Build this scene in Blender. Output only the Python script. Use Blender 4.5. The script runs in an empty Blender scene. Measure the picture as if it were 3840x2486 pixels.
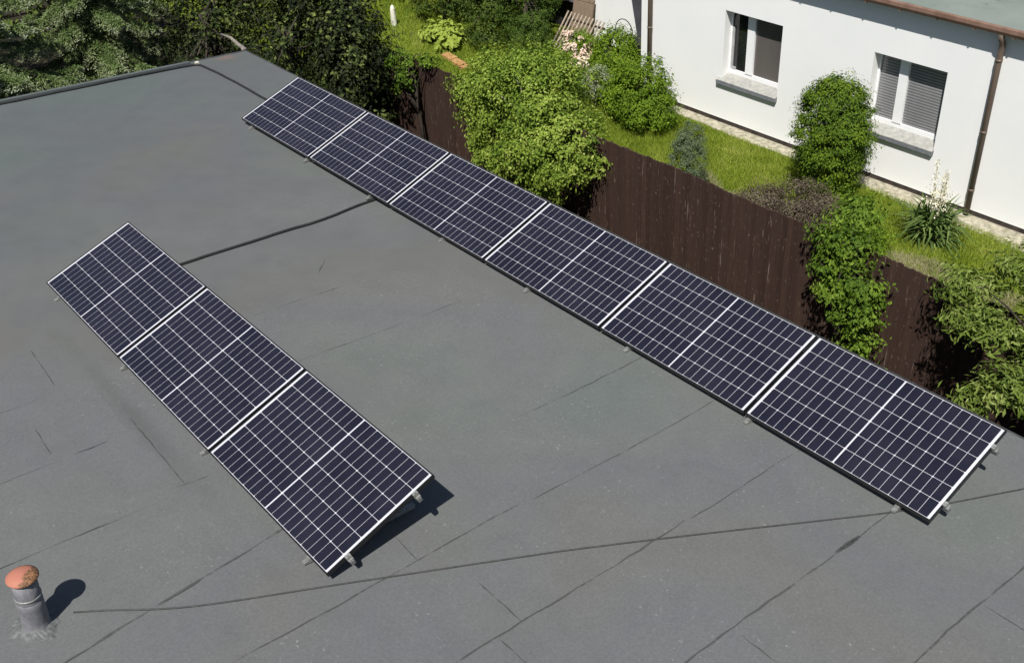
import bpy, math, random
import numpy as np
from mathutils import Vector, Matrix
rng = np.random.default_rng(7)
random.seed(7)
scene = bpy.context.scene
COL = scene.collection
R = math.radians

# ------------------------------------------------------------------ materials
def new_mat(name):
    m = bpy.data.materials.new(name); m.use_nodes = True
    nt = m.node_tree; nt.nodes.clear()
    out = nt.nodes.new('ShaderNodeOutputMaterial')
    return m, nt, out

def N(nt, typ, **kw):
    n = nt.nodes.new(typ)
    for k, v in kw.items():
        if k in n.inputs.keys() if isinstance(k, str) else False:
            n.inputs[k].default_value = v
        else:
            setattr(n, k, v)
    return n

def noise(nt, scale, detail=4, rough=.6, vec=None, stretch=None, dist=0.0):
    tc = nt.nodes.new('ShaderNodeTexCoord')
    src = tc.outputs['Object']
    if stretch:
        mp = nt.nodes.new('ShaderNodeMapping'); mp.inputs['Scale'].default_value = stretch
        nt.links.new(src, mp.inputs['Vector']); src = mp.outputs['Vector']
    n = nt.nodes.new('ShaderNodeTexNoise')
    n.inputs['Scale'].default_value = scale; n.inputs['Detail'].default_value = detail
    n.inputs['Roughness'].default_value = rough; n.inputs['Distortion'].default_value = dist
    nt.links.new(src, n.inputs['Vector'])
    return n.outputs['Fac']

def ramp(nt, fac, stops):
    r = nt.nodes.new('ShaderNodeValToRGB')
    e = r.color_ramp.elements
    while len(e) < len(stops): e.new(.5)
    for i, (p, c) in enumerate(stops):
        e[i].position = p; e[i].color = (c[0], c[1], c[2], 1) if len(c) == 3 else c
    nt.links.new(fac, r.inputs['Fac'])
    return r.outputs['Color']

def mix(nt, a, b, fac, mode='MIX'):
    m = nt.nodes.new('ShaderNodeMix'); m.data_type = 'RGBA'; m.blend_type = mode
    if isinstance(fac, (int, float)): m.inputs[0].default_value = fac
    else: nt.links.new(fac, m.inputs[0])
    for i, v in ((6, a), (7, b)):
        if isinstance(v, tuple): m.inputs[i].default_value = (*v, 1)
        else: nt.links.new(v, m.inputs[i])
    return m.outputs[2]

def principled(nt, out, color, rough=.6, metal=0., spec=.5, coat=0., coat_rough=.05, bump=None, bump_d=.002, bump_s=.5):
    p = nt.nodes.new('ShaderNodeBsdfPrincipled')
    if isinstance(color, tuple): p.inputs['Base Color'].default_value = (*color, 1)
    else: nt.links.new(color, p.inputs['Base Color'])
    if isinstance(rough, (int, float)): p.inputs['Roughness'].default_value = rough
    else: nt.links.new(rough, p.inputs['Roughness'])
    p.inputs['Metallic'].default_value = metal
    p.inputs['Specular IOR Level'].default_value = spec
    p.inputs['Coat Weight'].default_value = coat
    p.inputs['Coat Roughness'].default_value = coat_rough
    if bump is not None:
        b = nt.nodes.new('ShaderNodeBump'); b.inputs['Distance'].default_value = bump_d; b.inputs['Strength'].default_value = bump_s
        nt.links.new(bump, b.inputs['Height']); nt.links.new(b.outputs['Normal'], p.inputs['Normal'])
    nt.links.new(p.outputs['BSDF'], out.inputs['Surface'])
    return p

def simple(name, c1, c2, scale=6., rough=.6, metal=0., spec=.4, coat=0., stretch=None, bd=.002, detail=5, lo=.35, hi=.65):
    m, nt, out = new_mat(name)
    f = noise(nt, scale, detail, .62, stretch=stretch)
    col = ramp(nt, f, [(lo, c1), (hi, c2)])
    principled(nt, out, col, rough, metal, spec, coat, bump=noise(nt, scale*6, 3, stretch=stretch), bump_d=bd)
    return m

# bitumen felt of the near roof
def felt_material():
    m, nt, out = new_mat('bitumen_felt')
    big = noise(nt, .30, 3, .5)
    col = ramp(nt, big, [(.34, (.102, .113, .109)), (.46, (.112, .116, .113)), (.56, (.108, .108, .114)), (.70, (.114, .112, .107))])
    # felt darker and bluer at the far end, paler with worn specks near
    tc0 = nt.nodes.new('ShaderNodeTexCoord'); sp0 = nt.nodes.new('ShaderNodeSeparateXYZ'); nt.links.new(tc0.outputs['Object'], sp0.inputs[0])
    wm = nt.nodes.new('ShaderNodeMath'); wm.operation = 'MULTIPLY_ADD'; wm.inputs[1].default_value = .085; nt.links.new(sp0.outputs['X'], wm.inputs[0]); nt.links.new(noise(nt, .5, 3), wm.inputs[2])
    col = mix(nt, col, ramp(nt, wm.outputs[0], [(.25, (.79, .875, .90)), (.75, (.945, .985, .965)), (1.0, (1.03, 1.06, 1.055))]), 1., 'MULTIPLY')
    wear = ramp(nt, wm.outputs[0], [(.75, (0, 0, 0)), (1.0, (1, 1, 1))])
    mid = noise(nt, 3.2, 5, .65)
    col = mix(nt, col, ramp(nt, mid, [(.3, (.88, .88, .88)), (.5, (1, 1, 1)), (.75, (1.1, 1.1, 1.09))]), .5, 'MULTIPLY')
    fine = noise(nt, 48, 4, .75)
    col = mix(nt, col, ramp(nt, fine, [(.3, (.86, .86, .86)), (.5, (1, 1, 1)), (.72, (1.15, 1.15, 1.15))]), wear, 'MULTIPLY')
    sp = noise(nt, 27, 6, .8)
    spm = ramp(nt, sp, [(.61, (0, 0, 0)), (.67, (1, 1, 1))])
    g = noise(nt, 1.1, 3)
    gm = ramp(nt, g, [(.42, (0, 0, 0)), (.62, (1, 1, 1))])
    msk = mix(nt, mix(nt, spm, gm, 1., 'MULTIPLY'), wear, 1., 'MULTIPLY')
    col = mix(nt, col, (.27, .28, .27), msk)
    dk = noise(nt, 17, 6, .8, stretch=(1, 1.4, 1))
    dm = ramp(nt, dk, [(.27, (1, 1, 1)), (.33, (0, 0, 0))])
    col = mix(nt, col, (.06, .062, .06), dm)
    # stains: faint rust at the far corner, brown dirt on the left, moss film under the low edges of the panels
    tc = nt.nodes.new('ShaderNodeTexCoord')
    def stain(cx, cy, sx_, sy_, strength, noise_scale, tint, lo=.55, hi=1.05):
        nonlocal col
        mp = nt.nodes.new('ShaderNodeMapping'); mp.inputs['Location'].default_value = (-cx*sx_, -cy*sy_, 0); mp.inputs['Scale'].default_value = (sx_, sy_, 0)
        nt.links.new(tc.outputs['Object'], mp.inputs['Vector'])
        ln = nt.nodes.new('ShaderNodeVectorMath'); ln.operation = 'LENGTH'; nt.links.new(mp.outputs['Vector'], ln.inputs[0])
        ml = nt.nodes.new('ShaderNodeMath'); ml.operation = 'MULTIPLY_ADD'; ml.inputs[1].default_value = 1.1
        nt.links.new(noise(nt, noise_scale, 5, .7), ml.inputs[0]); nt.links.new(ln.outputs['Value'], ml.inputs[2])
        sm = ramp(nt, ml.outputs[0], [(lo, (strength,)*3), (hi, (0, 0, 0))])
        col = mix(nt, col, tint, sm)
    stain(-2.83, 1.22, 3.2, 2.0, .50, 7, (.21, .115, .085))
    stain(3.6, -4.6, .55, .8, .38, 1.5, (.125, .112, .085), .5, 1.4)
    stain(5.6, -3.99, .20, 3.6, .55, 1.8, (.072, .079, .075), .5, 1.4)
    stain(8.4, -3.0, .6, .7, .30, 1.4, (.115, .118, .09), .5, 1.4)
    stain(6.1, -.12, .2, 2.2, .35, 2.5, (.105, .108, .085), .5, 1.4)
    stain(9.0, -5.2, .5, .6, .30, 1.5, (.12, .112, .098), .5, 1.4)
    b = noise(nt, 160, 3, .7)
    principled(nt, out, col, .86, spec=.25, bump=mix(nt, b, mid, .5), bump_d=.004, bump_s=.5)
    return m

def seam_material(name='felt_seam_tar', c=(.062, .065, .062), sc=3.1, top=1., lo=.38, hi=.60):
    m, nt, out = new_mat(name)
    f = noise(nt, sc, 6, .75)
    msk = ramp(nt, f, [(lo, (0, 0, 0)), (hi, (top,)*3)])
    p = nt.nodes.new('ShaderNodeBsdfPrincipled'); p.inputs['Base Color'].default_value = (*c, 1); p.inputs['Roughness'].default_value = .8
    t = nt.nodes.new('ShaderNodeBsdfTransparent')
    mx = nt.nodes.new('ShaderNodeMixShader')
    nt.links.new(msk, mx.inputs[0]); nt.links.new(t.outputs[0], mx.inputs[1]); nt.links.new(p.outputs[0], mx.inputs[2])
    nt.links.new(mx.outputs[0], out.inputs['Surface'])
    return m

def leaf_material(name, cols, rough=.62, trans=.25, spec=.18):
    m, nt, out = new_mat(name)
    a = nt.nodes.new('ShaderNodeAttribute'); a.attribute_name = 'rnd'
    col = ramp(nt, a.outputs['Fac'], [(i/(len(cols)-1), c) for i, c in enumerate(cols)])
    p = nt.nodes.new('ShaderNodeBsdfPrincipled'); nt.links.new(col, p.inputs['Base Color'])
    p.inputs['Roughness'].default_value = rough; p.inputs['Specular IOR Level'].default_value = spec
    t = nt.nodes.new('ShaderNodeBsdfTranslucent')
    tcol = mix(nt, col, (1.0, 1.25, .45), .6, 'MULTIPLY')
    nt.links.new(tcol, t.inputs['Color'])
    mx = nt.nodes.new('ShaderNodeMixShader'); mx.inputs[0].default_value = trans
    nt.links.new(p.outputs[0], mx.inputs[1]); nt.links.new(t.outputs[0], mx.inputs[2])
    nt.links.new(mx.outputs[0], out.inputs['Surface'])
    return m

M = {}
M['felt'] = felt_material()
M['seam'] = seam_material()
M['cell'] = simple('solar_cell', (.008, .008, .016), (.016, .015, .026), 1.3, rough=.35, spec=.3, coat=.55, bd=.0)
M['back'] = simple('white_backsheet', (.47, .47, .52), (.54, .54, .58), 3, rough=.5, coat=.5, bd=.0)
M['black'] = simple('black_anodised', (.008, .008, .009), (.013, .013, .014), 20, rough=.38, spec=.4, bd=.0003)
M['alu'] = simple('mill_aluminium', (.30, .31, .32), (.42, .42, .43), 30, rough=.42, metal=.85, bd=.0006)
M['galv'] = simple('galvanised_plate', (.17, .175, .17), (.30, .30, .29), 25, rough=.5, metal=.3, bd=.001)
M['cable'] = simple('black_corrugated_conduit', (.011, .012, .013), (.024, .025, .026), 30, rough=.6, bd=.002)
M['wire'] = simple('dark_steel_wire', (.035, .036, .036), (.06, .06, .058), 20, rough=.6, metal=.2)
M['edge'] = simple('edge_flashing', (.045, .047, .05), (.085, .088, .09), 5, rough=.6)
M['render_wall'] = simple('grey_render', (.22, .215, .20), (.30, .29, .27), 2.5, rough=.9, bd=.003)
M['white_wall'] = simple('white_render', (.77, .78, .78), (.81, .81, .81), 1.1, rough=.92, spec=.15, bd=.0015, lo=.3, hi=.7)
M['reveal'] = simple('white_reveal', (.80, .80, .79), (.84, .84, .83), 4, rough=.85, spec=.2)
M['pvc'] = simple('white_pvc', (.78, .79, .80), (.84, .84, .85), 3, rough=.35)
M['pvc_grey'] = simple('grey_sash_edge', (.30, .31, .31), (.42, .42, .42), 6, rough=.5)
M['sill'] = simple('stone_sill', (.25, .25, .235), (.36, .355, .33), 14, rough=.75, bd=.002)
M['sill_edge'] = simple('dark_sill_edge', (.12, .13, .15), (.19, .2, .215), 14, rough=.6)
M['brown_metal'] = simple('brown_gutter_metal', (.135, .078, .055), (.195, .12, .09), 9, rough=.6, stretch=(1, 1, .4))
M['brown_pipe'] = simple('brown_downpipe', (.105, .075, .06), (.155, .115, .09), 12, rough=.5, stretch=(1, 1, .15))
M['plinth'] = simple('dark_plinth', (.022, .017, .015), (.06, .045, .04), 9, rough=.8)
M['kerbstrip'] = simple('pale_gravel_strip', (.20, .19, .13), (.47, .43, .34), 12, rough=.9, bd=.01, detail=7)
M['bark'] = simple('bark', (.022, .018, .013), (.055, .043, .032), 12, rough=.9, stretch=(1, 1, .2), bd=.01)
M['greybark'] = simple('grey_bark', (.16, .14, .12), (.27, .24, .21), 14, rough=.9, stretch=(1, 1, .3), bd=.008)
M['terracotta'] = simple('terracotta', (.55, .2, .13), (.66, .27, .18), 14, rough=.75, bd=.001)
M['dark'] = simple('dark_boards', (.012, .012, .014), (.03, .028, .028), 9, rough=.8)
M['slate'] = simple('slate_shadow_sheet', (.03, .03, .036), (.05, .05, .058), 5, rough=.7)
M['brown_board'] = simple('brown_board', (.15, .105, .075), (.21, .155, .11), 8, rough=.8, stretch=(3, 3, .5))
M['paleslat'] = simple('pale_slat_wood', (.26, .2, .15), (.46, .39, .31), 10, rough=.85, stretch=(3, 3, .4))
M['orange'] = simple('orange_clay_edging', (.34, .16, .07), (.46, .27, .11), 10, rough=.9, bd=.006)
M['stone'] = simple('pale_stone', (.5, .48, .4), (.7, .68, .58), 8, rough=.9, bd=.006)
M['blue'] = simple('blue_tarp', (.01, .03, .07), (.02, .055, .12), 6, rough=.5)
M['shedroof'] = simple('grey_shed_roof', (.09, .09, .095), (.17, .17, .175), 10, rough=.8)

# vent pipe sheet and moss cap
def pipe_material():
    m, nt, out = new_mat('grey_vent_sheet')
    f = noise(nt, 14, 6, .7, stretch=(1, 1, .6))
    col = ramp(nt, f, [(.3, (.11, .11, .13)), (.5, (.15, .15, .165)), (.7, (.21, .205, .21))])
    principled(nt, out, col, .62, .1, bump=noise(nt, 30, 4), bump_d=.006)
    return m
M['pipe'] = pipe_material()
def cap_material():
    m, nt, out = new_mat('salmon_cap_with_moss')
    f = noise(nt, 75, 5, .8)
    sp = ramp(nt, f, [(.44, (.09, .05, .03)), (.56, (.26, .125, .06)), (.68, (.5, .3, .15))])
    tc = nt.nodes.new('ShaderNodeTexCoord')
    sx = nt.nodes.new('ShaderNodeSeparateXYZ'); nt.links.new(tc.outputs['Object'], sx.inputs[0])
    md = nt.nodes.new('ShaderNodeMath'); md.operation = 'MULTIPLY_ADD'; md.inputs[1].default_value = 4.; md.inputs[2].default_value = .2
    ad2 = nt.nodes.new('ShaderNodeMath'); ad2.operation = 'ADD'
    nt.links.new(sx.outputs['Y'], ad2.inputs[0]); nt.links.new(sx.outputs['X'], ad2.inputs[1])
    nt.links.new(ad2.outputs[0], md.inputs[0])
    a = nt.nodes.new('ShaderNodeMath'); a.operation = 'MULTIPLY_ADD'; a.inputs[1].default_value = .6
    nt.links.new(noise(nt, 26, 5), a.inputs[0]); nt.links.new(md.outputs[0], a.inputs[2])
    k = ramp(nt, a.outputs[0], [(.62, (0, 0, 0)), (.74, (1, 1, 1))])
    col = mix(nt, mix(nt, (.33, .125, .085), (.40, .165, .115), noise(nt, 12, 5)), sp, k)
    principled(nt, out, col, .7, spec=.3, bump=f, bump_d=.002)
    return m
M['cap'] = cap_material()
M['sealant'] = simple('cracked_sealant', (.085, .09, .09), (.19, .2, .2), 26, rough=.85, bd=.010, detail=8, lo=.42, hi=.78)

def window_glass():
    m, nt, out = new_mat('dark_window_glass')
    principled(nt, out, (.012, .013, .015), .04, spec=.6, coat=.3)
    return m
M['glass'] = window_glass()
def blind_mat(name, c1, c2, sc=9., slats=False):
    m, nt, out = new_mat(name)
    tc = nt.nodes.new('ShaderNodeTexCoord')
    col = ramp(nt, noise(nt, sc, 3, stretch=(1, 1, .4)), [(.3, c1), (.7, c2)])
    if slats:
        w = nt.nodes.new('ShaderNodeTexWave'); w.wave_type = 'BANDS'; w.bands_direction = 'Z'; w.inputs['Scale'].default_value = 6.5; w.inputs['Distortion'].default_value = 0.
        nt.links.new(tc.outputs['Object'], w.inputs['Vector'])
        col = mix(nt, col, ramp(nt, w.outputs['Fac'], [(.2, (.55, .55, .56)), (.8, (1.15, 1.15, 1.15))]), 1., 'MULTIPLY')
    principled(nt, out, col, .25, coat=.6)
    return m
M['blind'] = blind_mat('blind_behind_glass', (.17, .17, .18), (.27, .27, .28), 1.3, True)
M['curtain'] = blind_mat('brown_curtain_behind_glass', (.085, .075, .073), (.125, .112, .108), .9)

def fence_mat():
    m, nt, out = new_mat('brown_stained_boards')
    a = nt.nodes.new('ShaderNodeAttribute'); a.attribute_name = 'rnd'
    base = ramp(nt, a.outputs['Fac'], [(0, (.038, .0215, .0165)), (.5, (.045, .026, .020)), (1, (.053, .032, .0235))])
    g = noise(nt, 7, 5, .7, stretch=(6, 1, .25))
    base = mix(nt, base, ramp(nt, g, [(.3, (.72, .7, .7)), (.55, (1, 1, 1)), (.75, (1.25, 1.15, 1.12))]), .9, 'MULTIPLY')
    sp = noise(nt, 16, 5, .8, stretch=(1.6, 1, .5))
    k = ramp(nt, sp, [(.60, (0, 0, 0)), (.66, (1, 1, 1))])
    base = mix(nt, base, (.17, .135, .115), k)
    st = noise(nt, 14, 4, .8, stretch=(1.6, 1, .10))
    k2 = ramp(nt, st, [(.63, (0, 0, 0)), (.70, (1, 1, 1))])
    base = mix(nt, base, (.19, .155, .13), k2)
    principled(nt, out, base, .8, spec=.2, bump=g, bump_d=.0008)
    return m
M['fence'] = fence_mat()

def ground_mat():
    m, nt, out = new_mat('garden_soil_and_turf')
    f = noise(nt, 1.3, 6, .65)
    col = ramp(nt, f, [(.35, (.07, .10, .01)), (.5, (.12, .165, .016)), (.68, (.17, .20, .03))])
    f2 = noise(nt, 14, 6, .75)
    col = mix(nt, col, ramp(nt, f2, [(.3, (.5, .5, .5)), (.5, (1, 1, 1)), (.7, (1.3, 1.25, 1.2))]), .9, 'MULTIPLY')
    # bare dark soil close to the fence and on the near side of it
    tc = nt.nodes.new('ShaderNodeTexCoord'); sx = nt.nodes.new('ShaderNodeSeparateXYZ'); nt.links.new(tc.outputs['Object'], sx.inputs[0])
    ad = nt.nodes.new('ShaderNodeMath'); ad.operation = 'MULTIPLY_ADD'; ad.inputs[1].default_value = 1.2
    nt.links.new(noise(nt, 2.2, 4), ad.inputs[0]); nt.links.new(sx.outputs['Y'], ad.inputs[2])
    k = ramp(nt, nt_div(nt, ad.outputs[0], 10.), [(.545, (1, 1, 1)), (.575, (0, 0, 0))])
    soil = ramp(nt, f2, [(.3, (.014, .013, .008)), (.6, (.032, .028, .018)), (.8, (.06, .052, .034))])
    col = mix(nt, col, soil, k)
    principled(nt, out, col, .95, spec=.1, bump=f2, bump_d=.03)
    return m
def nt_div(nt, s, v):
    d = nt.nodes.new('ShaderNodeMath'); d.operation = 'DIVIDE'; d.inputs[1].default_value = v; nt.links.new(s, d.inputs[0]); return d.outputs[0]
M['ground'] = ground_mat()
M['house_roof'] = None
def house_roof_mat():
    m, nt, out = new_mat('green_grey_roof_felt')
    f = noise(nt, .9, 5, .6)
    col = ramp(nt, f, [(.35, (.155, .185, .165)), (.65, (.195, .22, .2))])
    c = noise(nt, 2.0, 8, .7, stretch=(.35, 1.6, 1), dist=1.2)
    k = ramp(nt, c, [(.492, (0, 0, 0)), (.498, (1, 1, 1)), (.503, (1, 1, 1)), (.509, (0, 0, 0))])
    k2 = ramp(nt, noise(nt, .7, 3), [(.5, (0, 0, 0)), (.58, (1, 1, 1))])
    col = mix(nt, col, (.03, .035, .035), mix(nt, k, k2, 1., 'MULTIPLY'))
    principled(nt, out, col, .85, bump=noise(nt, 60, 4), bump_d=.003)
    return m
M['house_roof'] = house_roof_mat()

L = {}
L['weep'] = leaf_material('light_green_leaf', [(.045, .085, .010), (.125, .195, .020), (.235, .315, .045), (.41, .47, .12)], trans=.3)
L['bright'] = leaf_material('bright_shrub_leaf', [(.06, .11, .008), (.13, .21, .014), (.21, .31, .022)], trans=.3)
L['thuja'] = leaf_material('thuja_leaf', [(.03, .065, .006), (.08, .14, .01), (.17, .24, .016)], trans=.2)
L['hang'] = leaf_material('climber_leaf', [(.035, .075, .007), (.10, .17, .016), (.20, .29, .035)], trans=.3)
L['rtree'] = leaf_material('pale_long_leaf', [(.06, .10, .016), (.15, .21, .035), (.31, .36, .12)], trans=.28)
L['dark'] = leaf_material('dark_leaf_painted_glints', [(.003, .006, .002), (.007, .012, .003), (.016, .025, .006), (.05, .072, .016), (.16, .195, .05)], trans=.12)  # near-black and bright leaf tones paint in shaded gaps and glints
L['darkbush'] = leaf_material('dark_shrub_leaf', [(.02, .035, .005), (.045, .075, .01), (.10, .14, .022)], trans=.15)
L['spruce'] = leaf_material('spruce_needle', [(.02, .045, .012), (.075, .125, .028), (.17, .215, .09), (.32, .35, .26)], trans=.08)
L['conifer'] = leaf_material('conifer_spray', [(.03, .06, .008), (.06, .105, .014), (.10, .15, .025)], trans=.12)
L['greycon'] = leaf_material('grey_green_needle', [(.06, .085, .04), (.10, .135, .07), (.16, .20, .11)], trans=.12)
L['barberry'] = leaf_material('purple_brown_leaf', [(.04, .026, .020), (.09, .068, .048), (.19, .16, .115)], trans=.15)
L['hosta'] = leaf_material('yellow_green_leaf', [(.18, .24, .035), (.30, .38, .06), (.38, .44, .10)], trans=.3)
L['yucca'] = leaf_material('sword_leaf', [(.04, .075, .018), (.08, .13, .03), (.16, .21, .06)], trans=.12)
L['bloom'] = leaf_material('cream_bloom', [(.62, .55, .42), (.78, .74, .6), (.8, .78, .7)], trans=.2)
L['pink'] = leaf_material('pale_pink_petal', [(.62, .42, .36), (.75, .58, .5), (.8, .72, .62)], trans=.2)
L['grass'] = leaf_material('grass_blade', [(.10, .155, .014), (.17, .235, .020), (.27, .33, .04), (.40, .41, .12)], trans=.3)
L['dry'] = leaf_material('dry_grass_blade', [(.20, .18, .10), (.33, .3, .18), (.42, .38, .25)], trans=.2)
L['pale'] = leaf_material('silver_leaf', [(.16, .19, .12), (.26, .28, .2), (.38, .4, .32)], trans=.15)

# ------------------------------------------------------------------ mesh helpers
class MB:
    def __init__(s): s.v = []; s.f = []
    def add(s, vs, fs):
        o = len(s.v); s.v += [tuple(v) for v in vs]; s.f += [tuple(i+o for i in f) for f in fs]
    def box(s, x0, x1, y0, y1, z0, z1, T=None, taper=0.):
        vs = [Vector(p) for p in ((x0, y0, z0), (x1, y0, z0), (x1, y1, z0), (x0, y1, z0), (x0, y0, z1), (x1, y0, z1), (x1, y1, z1), (x0, y1, z1))]
        if T: vs = [T @ v for v in vs]
        s.add(vs, [(0, 3, 2, 1), (4, 5, 6, 7), (0, 1, 5, 4), (1, 2, 6, 5), (2, 3, 7, 6), (3, 0, 4, 7)])
    def quad(s, a, b, c, d): s.add([a, b, c, d], [(0, 1, 2, 3)])
    def bar(s, a, b, w, h, up=(0, 0, 1)):
        a = Vector(a); b = Vector(b); d = (b-a).normalized(); up = Vector(up)
        sx = d.cross(up); sx = sx.normalized() if sx.length > 1e-4 else Vector((1, 0, 0)); u = sx.cross(d)
        vs = []
        for p in (a, b):
            for (i, j) in ((-1, -1), (1, -1), (1, 1), (-1, 1)): vs.append(p + sx*i*w/2 + u*j*h/2)
        s.add(vs, [(0, 1, 2, 3), (7, 6, 5, 4), (0, 4, 5, 1), (1, 5, 6, 2), (2, 6, 7, 3), (3, 7, 4, 0)])
    def tube(s, pts, rad, n=8):
        pts = [Vector(p) for p in pts]
        if isinstance(rad, (int, float)): rad = [rad]*len(pts)
        rings = []; o = len(s.v)
        prev = None
        for i, p in enumerate(pts):
            d = (pts[min(i+1, len(pts)-1)] - pts[max(i-1, 0)]).normalized()
            if prev is None: u = d.orthogonal().normalized()
            else: u = (prev - d*prev.dot(d)).normalized()
            prev = u; w = d.cross(u)
            for k in range(n):
                a = 2*math.pi*k/n
                s.v.append(tuple(p + (u*math.cos(a) + w*math.sin(a))*rad[i]))
        for i in range(len(pts)-1):
            for k in range(n):
                a = o+i*n+k; b = o+i*n+(k+1) % n
                s.f.append((a, b, b+n, a+n))
        s.f.append(tuple(o+k for k in range(n))[::-1]); s.f.append(tuple(o+(len(pts)-1)*n+k for k in range(n)))
    def lathe(s, prof, n=32, T=None, close=False):
        o = len(s.v)
        for r, z in prof:
            for k in range(n):
                a = 2*math.pi*k/n; v = Vector((r*math.cos(a), r*math.sin(a), z))
                s.v.append(tuple(T @ v if T else v))
        for i in range(len(prof)-1):
            for k in range(n):
                a = o+i*n+k; b = o+i*n+(k+1) % n
                s.f.append((a, b, b+n, a+n))
    def build(s, name, mat, parent=None, smooth=False):
        me = bpy.data.meshes.new(name); me.from_pydata(s.v, [], s.f); me.update()
        me.materials.append(mat)
        if smooth: me.polygons.foreach_set('use_smooth', [True]*len(me.polygons))
        return link(name, me, parent)

def link(name, me, parent=None):
    o = bpy.data.objects.new(name, me); COL.objects.link(o)
    if parent is not None:
        o.parent = parent
        # geometry is written in world space: cancel the parent's transform
        o.matrix_parent_inverse = parent.matrix_basis.inverted()
    return o

def tag(o, label=None, cat=None, group=None, kind=None):
    if label: o['label'] = label
    if cat: o['category'] = cat
    if group: o['group'] = group
    if kind: o['kind'] = kind
    return o

def empty(name, loc, label, cat, group=None):
    o = bpy.data.objects.new(name, None); COL.objects.link(o)
    o.empty_display_size = .2; o.location = loc
    o.matrix_basis = Matrix.Translation(loc)
    return tag(o, label, cat, group)

def tris_object(name, verts, nper, faces_per, mat, parent=None, rnd=None):
    """verts (n,nper,3); faces_per list of index tuples (tris)"""
    n = len(verts)
    V = verts.reshape(-1, 3).astype(np.float32)
    fp = np.array(faces_per, dtype=np.int32)
    idx = (np.arange(n, dtype=np.int32)[:, None, None]*nper + fp[None]).reshape(-1)
    nf = n*len(fp); k = fp.shape[1]
    me = bpy.data.meshes.new(name)
    me.vertices.add(len(V)); me.vertices.foreach_set('co', V.ravel())
    me.loops.add(nf*k); me.loops.foreach_set('vertex_index', idx)
    me.polygons.add(nf); me.polygons.foreach_set('loop_start', np.arange(0, nf*k, k, dtype=np.int32))
    me.polygons.foreach_set('loop_total', np.full(nf, k, dtype=np.int32))
    me.polygons.foreach_set('use_smooth', np.zeros(nf, dtype=bool))
    me.update(calc_edges=True)
    at = me.attributes.new('rnd', 'FLOAT', 'POINT')
    if rnd is None: rnd = rng.random(n)
    at.data.foreach_set('value', np.repeat(rnd.astype(np.float32), nper))
    me.materials.append(mat)
    return link(name, me, parent)

def unit(a): return a/np.maximum(np.linalg.norm(a, axis=-1, keepdims=True), 1e-9)

def leaves(name, mat, P, Nrm, length, width, parent=None, rnd=None, axis=None, fold=.18, jit=.35):
    n = len(P)
    Nrm = unit(Nrm)
    if axis is None: axis = rng.normal(size=(n, 3))
    A = unit(axis - Nrm*np.sum(axis*Nrm, 1, keepdims=True))
    B = np.cross(Nrm, A)
    ln = length*(1 + jit*(rng.random((n, 1))-.5)*2); wd = width*(1 + jit*(rng.random((n, 1))-.5)*2)
    base = P - A*ln*.5; tip = P + A*ln*.5
    l = P + B*wd*.5 + Nrm*wd*fold; r = P - B*wd*.5 + Nrm*wd*fold
    V = np.stack([base, l, tip, r], 1)
    return tris_object(name, V, 4, [(0, 2, 1), (0, 3, 2)], mat, parent, rnd)

def dirs(n, zmin=-1.):
    v = unit(rng.normal(size=(n*3, 3)))
    v = v[v[:, 2] > zmin][:n]
    return v

def crown_points(lobes, nclump, per, rc, shell=(.72, 1.02), zmin=-.75, squash=.8, inner=.12):
    """clumps near the surface of ellipsoid lobes"""
    lobes = [(np.array(c, float), np.array(r, float)) for c, r in lobes]
    w = np.array([(r[0]*r[1]+r[1]*r[2]+r[0]*r[2]) for c, r in lobes]); w /= w.sum()
    C = []; O = []
    for (c, r), k in zip(lobes, rng.multinomial(nclump, w)):
        if k == 0: continue
        d = dirs(k, zmin); k = len(d)
        s = shell[0] + (shell[1]-shell[0])*rng.random((k, 1))
        ins = rng.random((k, 1)) < inner
        s = np.where(ins, .35+.4*rng.random((k, 1)), s)
        C.append(c + d*r*s); O.append(unit(d/r))
    C = np.concatenate(C); O = np.concatenate(O)
    sz = rc*(.6+.8*rng.random(len(C)))
    cl = np.repeat(np.arange(len(C)), per)
    off = rng.normal(size=(len(cl), 3))*.55; off[:, 2] *= squash
    P = C[cl] + off*sz[cl][:, None]
    Nn = unit(O[cl]*.75 + unit(off)*.45 + rng.normal(size=(len(cl), 3))*.4 + np.array([0, 0, .35]))
    clr = rng.random(len(C))[cl]
    rnd = np.clip(.55*clr + .5*rng.random(len(cl))-.02, 0, 1)
    return P, Nn, rnd, C

def limbs(name, base, targets, mat, parent, r0=.06, trunk_top=None, n=7):
    mb = MB(); base = Vector(base); top = Vector(trunk_top)
    mid = (base+top)/2 + Vector((random.uniform(-.04, .04), random.uniform(-.04, .04), 0))
    mb.tube([base, mid, top], [r0, r0*.8, r0*.55], 8)
    tr = mb.build('trunk', mat, parent, smooth=True)
    mb = MB()
    for t in targets:
        t = Vector(t); a = base.lerp(top, random.uniform(.45, 1.)); m_ = a.lerp(t, .5) + Vector((random.uniform(-.08, .08), random.uniform(-.08, .08), random.uniform(.0, .15)))
        mb.tube([a, m_, t], [r0*.4, r0*.25, r0*.08], 5)
    mb.build('limb_branches', mat, parent, smooth=True)

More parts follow.
